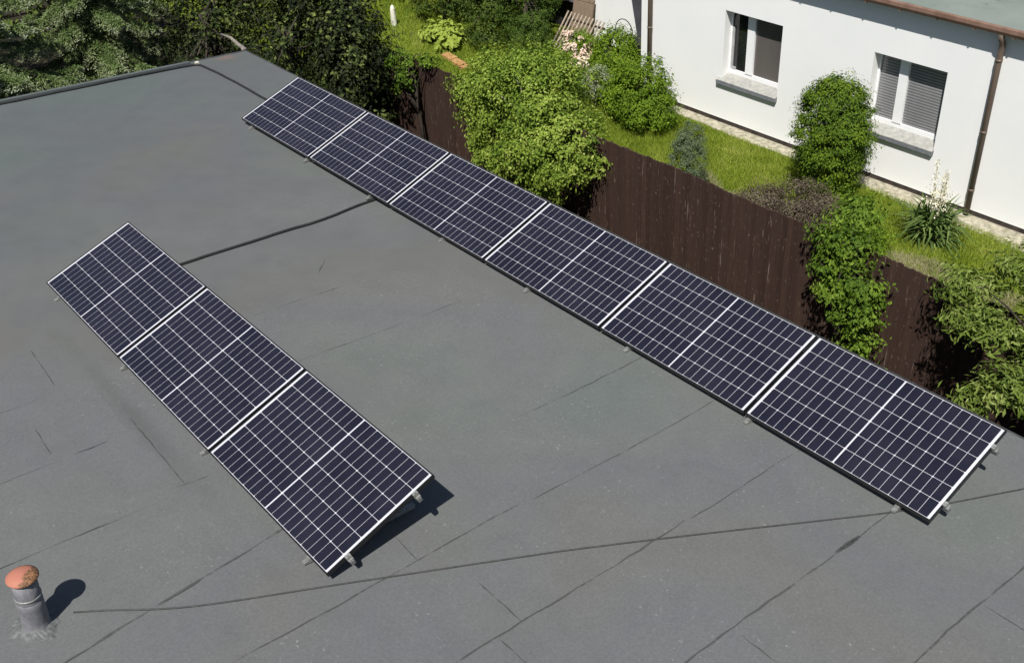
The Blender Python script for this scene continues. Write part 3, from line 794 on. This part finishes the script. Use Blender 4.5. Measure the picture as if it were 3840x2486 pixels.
# egg shaped thuja
shrub('thuja', (3.9, 8.45, GZ), [((3.90, 8.45, -1.88), (.67, .60, .90)), ((3.98, 8.4, -2.42), (.50, .5, .58)), ((3.88, 8.45, -1.48), (.48, .46, .56)), ((4.22, 8.35, -1.80), (.34, .36, .42))],
      'thuja', 'tall egg shaped clipped thuja standing against the white wall between the windows', 'conifer', nclump=620, per=70, rc=.105, length=.046, width=.022, zmin=-.8, shell=(.80, 1.03), axis_down=True)
# barberry
shrub('barberry_shrub', (4.7, 6.45, GZ), [((4.70, 6.6, -2.30), (.62, .50, .50)), ((4.2, 6.3, -2.30), (.40, .35, .38)), ((5.20, 6.5, -2.25), (.38, .35, .40))],
      'barberry', 'low purple brown shrub in front of the thuja just behind the fence', nclump=420, per=36, rc=.10, length=.034, width=.018, zmin=-.3, inner=.2)
shrub('green_shrub', (5.6, 6.6, GZ), [((5.15, 7.1, -2.55), (.5, .45, .45)), ((5.75, 6.5, -2.4), (.5, .5, .42)), ((6.15, 5.9, -2.2), (.45, .4, .45))],
      'bright', 'low bright green shrub right of the thuja, behind the climber on the fence', nclump=340, per=32, rc=.10, length=.05, width=.026, zmin=-.3)
shrub('fence_climber', (6.9, 4.45, GZ), [((6.45, 5.3, -1.15), (.36, .4, .22)), ((6.80, 4.6, -1.2), (.42, .26, .34)), ((7.0, 4.4, -1.55), (.44, .26, .36)), ((7.25, 4.3, -1.9), (.30, .24, .34)), ((7.40, 4.2, -2.2), (.20, .2, .26))],
      'hang', 'green climber hanging down over the front of the brown fence', 'climbing plant', nclump=120, per=52, rc=.135, length=.066, width=.034, zmin=-.8, inner=.1, shell=(.55, 1.12), axis_down=True)
# tree at right
shrub('fruit_tree', (10.2, 3.9, GZ), [((8.55, 4.5, -.95), (.36, .26, .22)), ((8.70, 4.2, -1.18), (.26, .24, .16)), ((9.05, 4.75, -.70), (.42, .30, .22)), ((9.45, 4.55, -.55), (.36, .3, .26)), ((9.1, 3.95, -1.02), (.34, .22, .18)), ((9.55, 4.0, -.82), (.34, .26, .2)), ((9.75, 3.35, -1.12), (.40, .28, .24)), ((9.45, 3.2, -1.35), (.24, .22, .16)), ((10.1, 4.8, -.5), (.6, .5, .4)), ((10.4, 3.8, -.8), (.5, .4, .4))],
      'rtree', 'tree with long pale green leaves reaching in from the right edge of the view', 'tree', nclump=350, per=36, rc=.13, length=.092, width=.028, zmin=-.8, inner=.1, shell=(.5, 1.15), r0=.045, crown='crown', bark='bark', fold=.3)
shrub('shaded_shrub', (8.9, 3.1, GZ), [((8.5, 3.3, -2.35), (.7, .5, .6)), ((9.4, 2.9, -2.3), (.7, .5, .6)), ((7.9, 3.6, -2.6), (.5, .4, .4)), ((10.3, 2.9, -2.1), (.8, .6, .7))],
      'darkbush', 'dark shrub in shade below the fruit tree, behind the near end of the long row', nclump=240, per=26, rc=.13, length=.06, width=.03, zmin=-.3)
shrub('shaded_shrub', (.8, 3.3, GZ), [((.9, 3.4, -2.5), (.8, .45, .45)), ((2.4, 3.6, -2.6), (.7, .4, .4)), ((-.3, 3.6, -2.6), (.5, .4, .4))],
      'darkbush', 'dark undergrowth in shade beneath the big dome tree', nclump=200, per=24, rc=.13, length=.06, width=.03, zmin=-.3)

# dark trees beyond the far roof corner
dk = [('dark_tree', (-6.9, 3.0, GZ), [((-6.9, 2.9, -1.3), (1.4, 1.2, 1.6)), ((-7.2, 3.6, -.5), (1.2, 1.0, 1.2)), ((-6.2, 1.9, -1.9), (1.0, .8, 1.0)), ((-3.75, .75, -.65), (.55, .6, .42))], 'dark leaved tree beyond the far roof edge, next to the spruce'),
      ('dark_tree', (-4.7, 3.3, GZ), [((-4.6, 3.3, -1.2), (1.25, 1.1, 1.5)), ((-4.6, 3.9, -.4), (1.1, 1.0, 1.1)), ((-3.9, 2.5, -1.8), (.9, .6, 1.0)), ((-3.35, 2.15, -.75), (.55, .35, .40)), ((-2.2, 2.15, -.85), (.6, .3, .32))], 'dark leaved tree straight behind the far corner of the felt roof'),
      ('dark_tree', (-2.7, 3.7, GZ), [((-3.35, 3.75, -1.45), (.90, .7, 1.1)), ((-3.8, 4.2, -.9), (.85, .6, .95)), ((-2.75, 2.8, -1.95), (.75, .5, .75))], 'dark leaved tree above the far end of the long panel row')]
for nm, b, lo, lb in dk:
    shrub(nm, b, lo, 'dark', lb, 'tree', nclump=250, per=46, rc=.24, length=.085, width=.052, shell=(.35, 1.12), zmin=-.8, inner=.1, r0=.055, crown='crown', group='dark trees beyond the roof corner')
shrub('ivy_climber', (-2.25, 4.5, GZ), [((-2.75, 4.5, -1.2), (.36, .2, .2)), ((-2.55, 4.42, -1.5), (.2, .14, .34)), ((-2.0, 4.65, -1.1), (.3, .14, .1))],
      'hang', 'small green climber hanging on the far part of the brown fence', 'climbing plant', nclump=60, per=26, rc=.10, length=.06, width=.034, zmin=-.6)
# garden at the far left
shrub('dark_round_shrub', (-8.0, 9.3, GZ), [((-8.1, 9.3, -2.35), (.95, .7, .9)), ((-7.6, 9.9, -2.0), (.9, .7, 1.0))],
      'darkbush', 'dark rounded shrub at the top edge beyond the strip of lawn', nclump=330, per=26, rc=.13, length=.07, width=.04, zmin=-.3)
shrub('dark_round_shrub', (-6.2, 9.3, GZ), [((-6.25, 9.4, -2.4), (.75, .6, .75)), ((-6.0, 10.1, -2.0), (.8, .6, 1.0)), ((-5.7, 8.8, -2.7), (.5, .4, .35))],
      'darkbush', 'dark shrub between the yellow green hosta and the dark green conifer', nclump=330, per=26, rc=.13, length=.07, width=.04, zmin=-.3)
shrub('dark_conifer', (-4.9, 9.2, GZ), [((-5.0, 9.4, -2.1), (.72, .6, 1.1)), ((-4.35, 9.0, -2.5), (.5, .45, .6)), ((-5.2, 9.9, -1.5), (.8, .7, .9))],
      'conifer', 'dense dark green conifer behind the big dome tree at the top edge', 'conifer', nclump=620, per=40, rc=.08, length=.05, width=.018, zmin=-.7, shell=(.85, 1.02))
shrub('hosta', (-6.9, 8.4, GZ), [((-6.9, 8.5, -2.82), (.55, .42, .22)), ((-6.45, 8.3, -2.86), (.35, .35, .18))],
      'hosta', 'bright yellow green plant with broad leaves on the far lawn', 'plant', nclump=70, per=14, rc=.12, length=.15, width=.10, zmin=.0, r0=.01)
shrub('far_bush', (-11.5, 8.2, GZ), [((-11.2, 7.9, -1.9), (1.2, 1.0, 1.1)), ((-10.2, 9.6, -2.0), (1.0, .9, 1.1)), ((-12.5, 6.5, -1.6), (1.5, 1.3, 1.4))],
      'darkbush', 'dark bush at the top edge left of the pale post', nclump=300, per=26, rc=.16, length=.08, width=.05, zmin=-.3)
for bx_, by_, lb in ((-9.5, 12.5, 'tall dark hedge tree behind the far garden, left one'), (-6.5, 13.5, 'tall dark hedge tree behind the far garden, right one'), (-13, 10.5, 'tall dark hedge tree behind the bush left of the pale post')):
    shrub('background_tree', (bx_, by_, GZ), [((bx_, by_, -1.3), (1.7, 1.3, 1.7)), ((bx_+.6, by_+.4, .2), (1.3, 1.1, 1.3))], 'darkbush', lb, 'tree', nclump=380, per=24, rc=.2, length=.1, width=.06, zmin=-.6, r0=.12, crown='crown', group='trees behind the far garden')

# spruce with drooping boughs
def spruce(base, H, rmax, z_lo, label, nb=46, seed=3):
    g = np.random.default_rng(seed)
    root = empty('spruce_tree', base, label, 'spruce')
    m = MB(); m.tube([base, (base[0], base[1], base[2]+H)], [.16, .02], 10); m.build('trunk', M['bark'], root, smooth=True)
    P = []; Ax = []; Nn = []; rn = []
    mbr = MB()
    for k in range(nb):
        t = (k+g.random()*.6)/nb; z = base[2]+z_lo+(H-z_lo-.2)*t; ln = rmax*(1-t)**.8*(.8+.35*g.random())+.12; a = k*2.399+g.random()*.5
        pts = []
        for i in range(9):
            s = i/8; pts.append(np.array([base[0]+math.cos(a)*ln*s, base[1]+math.sin(a)*ln*s, z - ln*.42*s**1.2 + ln*.16*s**4]))
        mbr.tube([tuple(p) for p in pts], [.018*(1-i/8)+.003 for i in range(9)], 5)
        d = np.array([math.cos(a), math.sin(a), -.25]); side = np.array([-math.sin(a), math.cos(a), 0])
        for i in range(1, 9):
            for sg in (-1, 1):
                for rep in range(3):
                    o = pts[i-1] + (pts[i]-pts[i-1])*g.random(); tl = (.20+.62*(1-i/9.))*ln*.40*(.7+.6*g.random())+.06
                    dd = unit(d*.75+side*sg*(1.05-.04*i)+np.array([0, 0, -.22])+g.normal(size=3)*.12)
                    n = int(16+tl*210)
                    s = g.random((n, 1))
                    q = o + dd*tl*s + g.normal(size=(n, 3))*np.array([.03, .03, .016]); q[:, 2] -= (s[:, 0]**2)*tl*.35
                    P.append(q); ax = unit(dd + g.normal(size=(n, 3))*.75); Ax.append(ax)
                    Nn.append(unit(g.normal(size=(n, 3))*.6+np.array([0, 0, 1.])))
                    rn.append(np.clip(.15+.55*s[:, 0]*(.6+.4*(i/8))+.35*g.random(n), 0, 1))
    mbr.build('bough', M['bark'], root)
    P = np.concatenate(P); Ax = np.concatenate(Ax); Nn = np.concatenate(Nn); rn = np.concatenate(rn)
    leaves('needle_crown', L['spruce'], P, Nn, .060, .016, root, rn, Ax, .05)
    return root
spruce((-7.1, -1.9, GZ), 5.4, 2.9, .5, 'blue green spruce with drooping pale tipped boughs beyond the far left roof edge', 80, 3)
spruce((-8.2, .9, GZ), 5.0, 2.3, .5, 'second spruce between the nearer blue green spruce and the dark leaved trees', 64, 8)
shrub('background_tree', (-12, 2, GZ), [((-12, 1.5, -1.2), (2.4, 2.4, 2.0)), ((-12, 4.5, -1.0), (2.2, 2.0, 2.0)), ((-12, -2.5, -1.4), (2.2, 2.2, 1.8))], 'darkbush', 'dark tree mass seen between the spruce boughs at the top left', 'tree', nclump=500, per=22, rc=.25, length=.12, width=.07, zmin=-.6, r0=.12, crown='crown', group='trees behind the far garden')

# yucca with cream flower spikes
def yucca(base, label):
    root = empty('yucca', base, label, 'plant')
    n = 330; V = []; 
    for k in range(n):
        a = rng.uniform(0, 2*math.pi); el = rng.uniform(.05, 1.25); ln = rng.uniform(.4, .7); w = .017
        h0 = rng.uniform(0, .35); o = np.array([base[0]+rng.normal()*.12, base[1]+rng.normal()*.1, base[2]+h0])
        d = np.array([math.cos(a)*math.cos(el), math.sin(a)*math.cos(el), math.sin(el)]); s = np.array([-math.sin(a), math.cos(a), 0])
        m1 = o+d*ln*.55; tip = o+d*ln+np.array([0, 0, -ln*.38*math.cos(el)])
        V.append([o-s*w*.7, o+s*w*.7, m1+s*w, m1-s*w, tip])
    tris_object('sword_leaves', np.array(V), 5, [(0, 1, 2), (0, 2, 3), (3, 2, 4)], L['yucca'], root)
    for dx, dy, h in ((-.12, 0, 1.34), (.02, .05, 1.16), (.12, -.05, 1.22), (.05, .1, .95), (-.02, -.1, .9)):
        m = MB(); b = Vector(base)+Vector((dx*.4, dy*.4, .3)); t = Vector(base)+Vector((dx, dy, h)); m.tube([b, t], [.012, .004], 6); sp = m.build('flower_spike', L['bloom'], root)
        k = 110; s = rng.random((k, 1))**1.0; bb = np.array(b); tt = np.array(t); mid = .32
        P = bb+(tt-bb)*(mid+(1-mid)*s)+rng.normal(size=(k, 3))*(.055*(1-s)+.015)
        leaves('blossom', L['bloom'], P, rng.normal(size=(k, 3)), .035, .024, sp, None, rng.normal(size=(k, 3))*.4+np.array([0, 0, -1.]))
    return root
yucca((6.0, 8.3, GZ), 'spiky yucca with tall cream flower spikes by the right downpipe')

# pink roses
root = empty('rose_bush', (-3.1, 9.3, GZ), 'rose bush covered in pale pink flowers beside the leaning slats', 'rose bush')
P, Nn, rn, C = crown_points([((-3.1, 9.35, -2.5), (.42, .35, .45))], 90, 24, .09, zmin=-.2); leaves('foliage', L['bright'], P, Nn, .05, .028, root, rn)
P, Nn, rn, C = crown_points([((-3.12, 9.2, -2.42), (.40, .3, .45)), ((-2.75, 9.0, -2.6), (.2, .2, .25))], 70, 16, .05, zmin=-.2, inner=0.); leaves('rose_blooms', L['pink'], P, Nn, .055, .05, root, rn)
limbs('t', (-3.1, 9.3, GZ), [tuple(C[i]) for i in range(8)], M['bark'], root, .02, (-3.1, 9.3, -2.5))

# ------------------------------------------------------------------ yard things left of the house
sl = empty('slatted_panel', (-4.1, 10.0, GZ), 'pale slatted wooden panel leaning in front of the brown board', 'slatted panel')
m = MB()
for k in range(11):
    x = -4.55+k*.115; m.bar((x-.10, 9.85, GZ+.03), (x+.10, 10.25, GZ+.82), .038, .018, (0, -1, .4))
m.build('slat', M['paleslat'], sl)
m = MB(); m.bar((-4.58, 9.95, GZ+.18), (-3.38, 9.97, GZ+.2), .05, .02, (0, -1, 0)); m.bar((-4.50, 10.2, GZ+.66), (-3.25, 10.22, GZ+.68), .05, .02, (0, -1, 0)); m.build('crossbar', M['bark'], sl)
m = MB(); T2 = Matrix.Translation((-4.45, 10.55, GZ)) @ Matrix.Rotation(R(-12), 4, 'X') @ Matrix.Rotation(R(14), 4, 'Z')
m.box(-.27, .27, -.02, .02, 0, 1.0, T2)
m.box(-.27, .27, -.03, -.0205, .93, .985, T2)
o = m.build('brown_board', M['brown_board']); tag(o, 'plain brown board standing upright behind the slatted panel', 'board')
sh = empty('garden_shed', (-6.0, 11.6, GZ), 'low dark shed with a grey roof edge at the top of the view', 'shed')
m = MB(); m.box(-6.7, -4.9, 11.05, 12.6, GZ, -2.25); m.build('wall', M['dark'], sh)
m = MB(); m.add([(-6.85, 10.75, -2.24), (-4.75, 10.75, -2.14), (-4.75, 12.8, -2.0), (-6.85, 12.8, -2.1), (-6.85, 10.75, -2.3), (-4.75, 10.75, -2.2), (-4.75, 12.8, -2.06), (-6.85, 12.8, -2.16)], [(0, 1, 2, 3), (7, 6, 5, 4), (0, 4, 5, 1), (1, 5, 6, 2), (2, 6, 7, 3), (3, 7, 4, 0)]); m.build('roof', M['shedroof'], sh)
m = MB(); m.box(-4.72, -4.45, 11.3, 11.35, GZ, -1.6); o = m.build('blue_tarpaulin', M['blue']); tag(o, 'dark blue tarpaulin strip hanging between the shed and the white wall', 'tarpaulin')
m = MB(); m.add([(-2.48, 10.45, -2.35), (-2.12, 10.45, -2.35), (-1.75, 10.85, -.6), (-3.35, 10.85, -.6), (-2.48, 10.48, -2.35), (-2.12, 10.48, -2.35), (-1.75, 10.88, -.6), (-3.35, 10.88, -.6)], [(0, 1, 2, 3), (7, 6, 5, 4), (0, 4, 5, 1), (1, 5, 6, 2), (2, 6, 7, 3), (3, 7, 4, 0)])
o = m.build('wall_shadow_sheet', M['slate']); tag(o, 'dark tapered sheet standing in for a wall shadow in the house corner above the bin', 'board')  # added dark sheet standing in for the diagonal shadow on the setback wall
b = empty('rubbish_bin', (-2.2, 10.2, GZ), 'black bin standing in the corner beside the white house', 'bin')
m = MB(); m.lathe([(.001, 0), (.2, 0), (.25, .62), (.26, .66)], 20, Matrix.Translation((-2.2, 10.2, GZ))); m.build('body', M['dark'], b, smooth=True)
m = MB(); m.lathe([(.26, .66), (.27, .67), (.27, .69), (.12, .74), (.001, .75)], 20, Matrix.Translation((-2.2, 10.2, GZ))); m.build('lid', M['dark'], b, smooth=True)
m = MB(); pts = [(-3.05+.26*math.cos(t), 10.6, -2.42+.27*math.sin(t)) for t in np.linspace(-.6, 4.6, 22)] ; m.tube(pts, .011, 6)
o = m.build('hose_loop', M['wire'], smooth=True); tag(o, 'loop of thin dark hose in front of the white corner wall', 'hose')
m = MB(); m.lathe([(.075, 0), (.07, .3), (.055, .45), (.03, .5), (.001, .51)], 10, Matrix.Translation((-8.75, 8.35, GZ))); o = m.build('garden_post', M['stone'], smooth=True); tag(o, 'pale weathered post on the far lawn beside the dark rounded shrub', 'post')
m = MB()
for k in range(7): m.box(-6.20+k*.15, -6.06+k*.15, 7.86-k*.03, 8.06-k*.03, GZ-.02, GZ+.055+.008*(k % 3))
o = m.build('clay_edging', M['orange']); tag(o, 'orange clay edging on the lawn left of the big dome tree', 'edging')
# bare branch resting at the roof corner
m = MB(); m.tube([(-4.6, 2.0, -.46), (-4.1, 1.95, -.40), (-3.7, 1.86, -.38), (-3.2, 1.75, -.33), (-3.02, 1.62, -.235)], [.018, .028, .034, .036, .024], 7)
o = m.build('bare_branch', M['greybark'], smooth=True); tag(o, 'bare grey branch sticking out at the far corner of the felt roof', 'branch')

# ------------------------------------------------------------------ sun, sky, camera
sun_dir = Vector((-.308, .446, -.84)).normalized()
sd = bpy.data.lights.new('sun', 'SUN'); sd.energy = 5.0; sd.angle = R(.53); sd.color = (1, .965, .90)
so = bpy.data.objects.new('sun', sd); COL.objects.link(so); so.rotation_euler = sun_dir.to_track_quat('-Z', 'Y').to_euler(); so.location = (8, -12, 20)
w = bpy.data.worlds.new('World'); scene.world = w; w.use_nodes = True
nt = w.node_tree; bg = nt.nodes['Background']
sky = nt.nodes.new('ShaderNodeTexSky'); sky.sky_type = 'NISHITA'; sky.sun_disc = False
sky.sun_elevation = math.asin(-sun_dir.z); sky.sun_rotation = math.atan2(-sun_dir.x, -sun_dir.y)
nt.links.new(sky.outputs[0], bg.inputs['Color']); bg.inputs['Strength'].default_value = .055

cam = bpy.data.cameras.new('camera'); co = bpy.data.objects.new('camera', cam); COL.objects.link(co)
Rw = [[0.6474457811986725, 0.7599899180794094, -0.05682679672208668], [0.41134375412295265, -0.41125202122266347, -0.813429831629201], [-0.6415686061147916, 0.5032763648910276, -0.57888049214842]]
Mx = Matrix(((Rw[0][0], -Rw[1][0], -Rw[2][0], 13.150), (Rw[0][1], -Rw[1][1], -Rw[2][1], -5.817), (Rw[0][2], -Rw[1][2], -Rw[2][2], 5.957), (0, 0, 0, 1)))
co.matrix_world = Mx
cam.sensor_fit = 'HORIZONTAL'; cam.sensor_width = 36; cam.lens = 4003.65/3840*36; cam.clip_start = .1; cam.clip_end = 1000
scene.camera = co
scene.view_settings.view_transform = 'Standard'; scene.view_settings.look = 'None'
scene.view_settings.gamma = 1; scene.view_settings.exposure = .33; scene.view_settings.use_curve_mapping = False
scene.cycles.max_bounces = 6; scene.cycles.transparent_max_bounces = 8
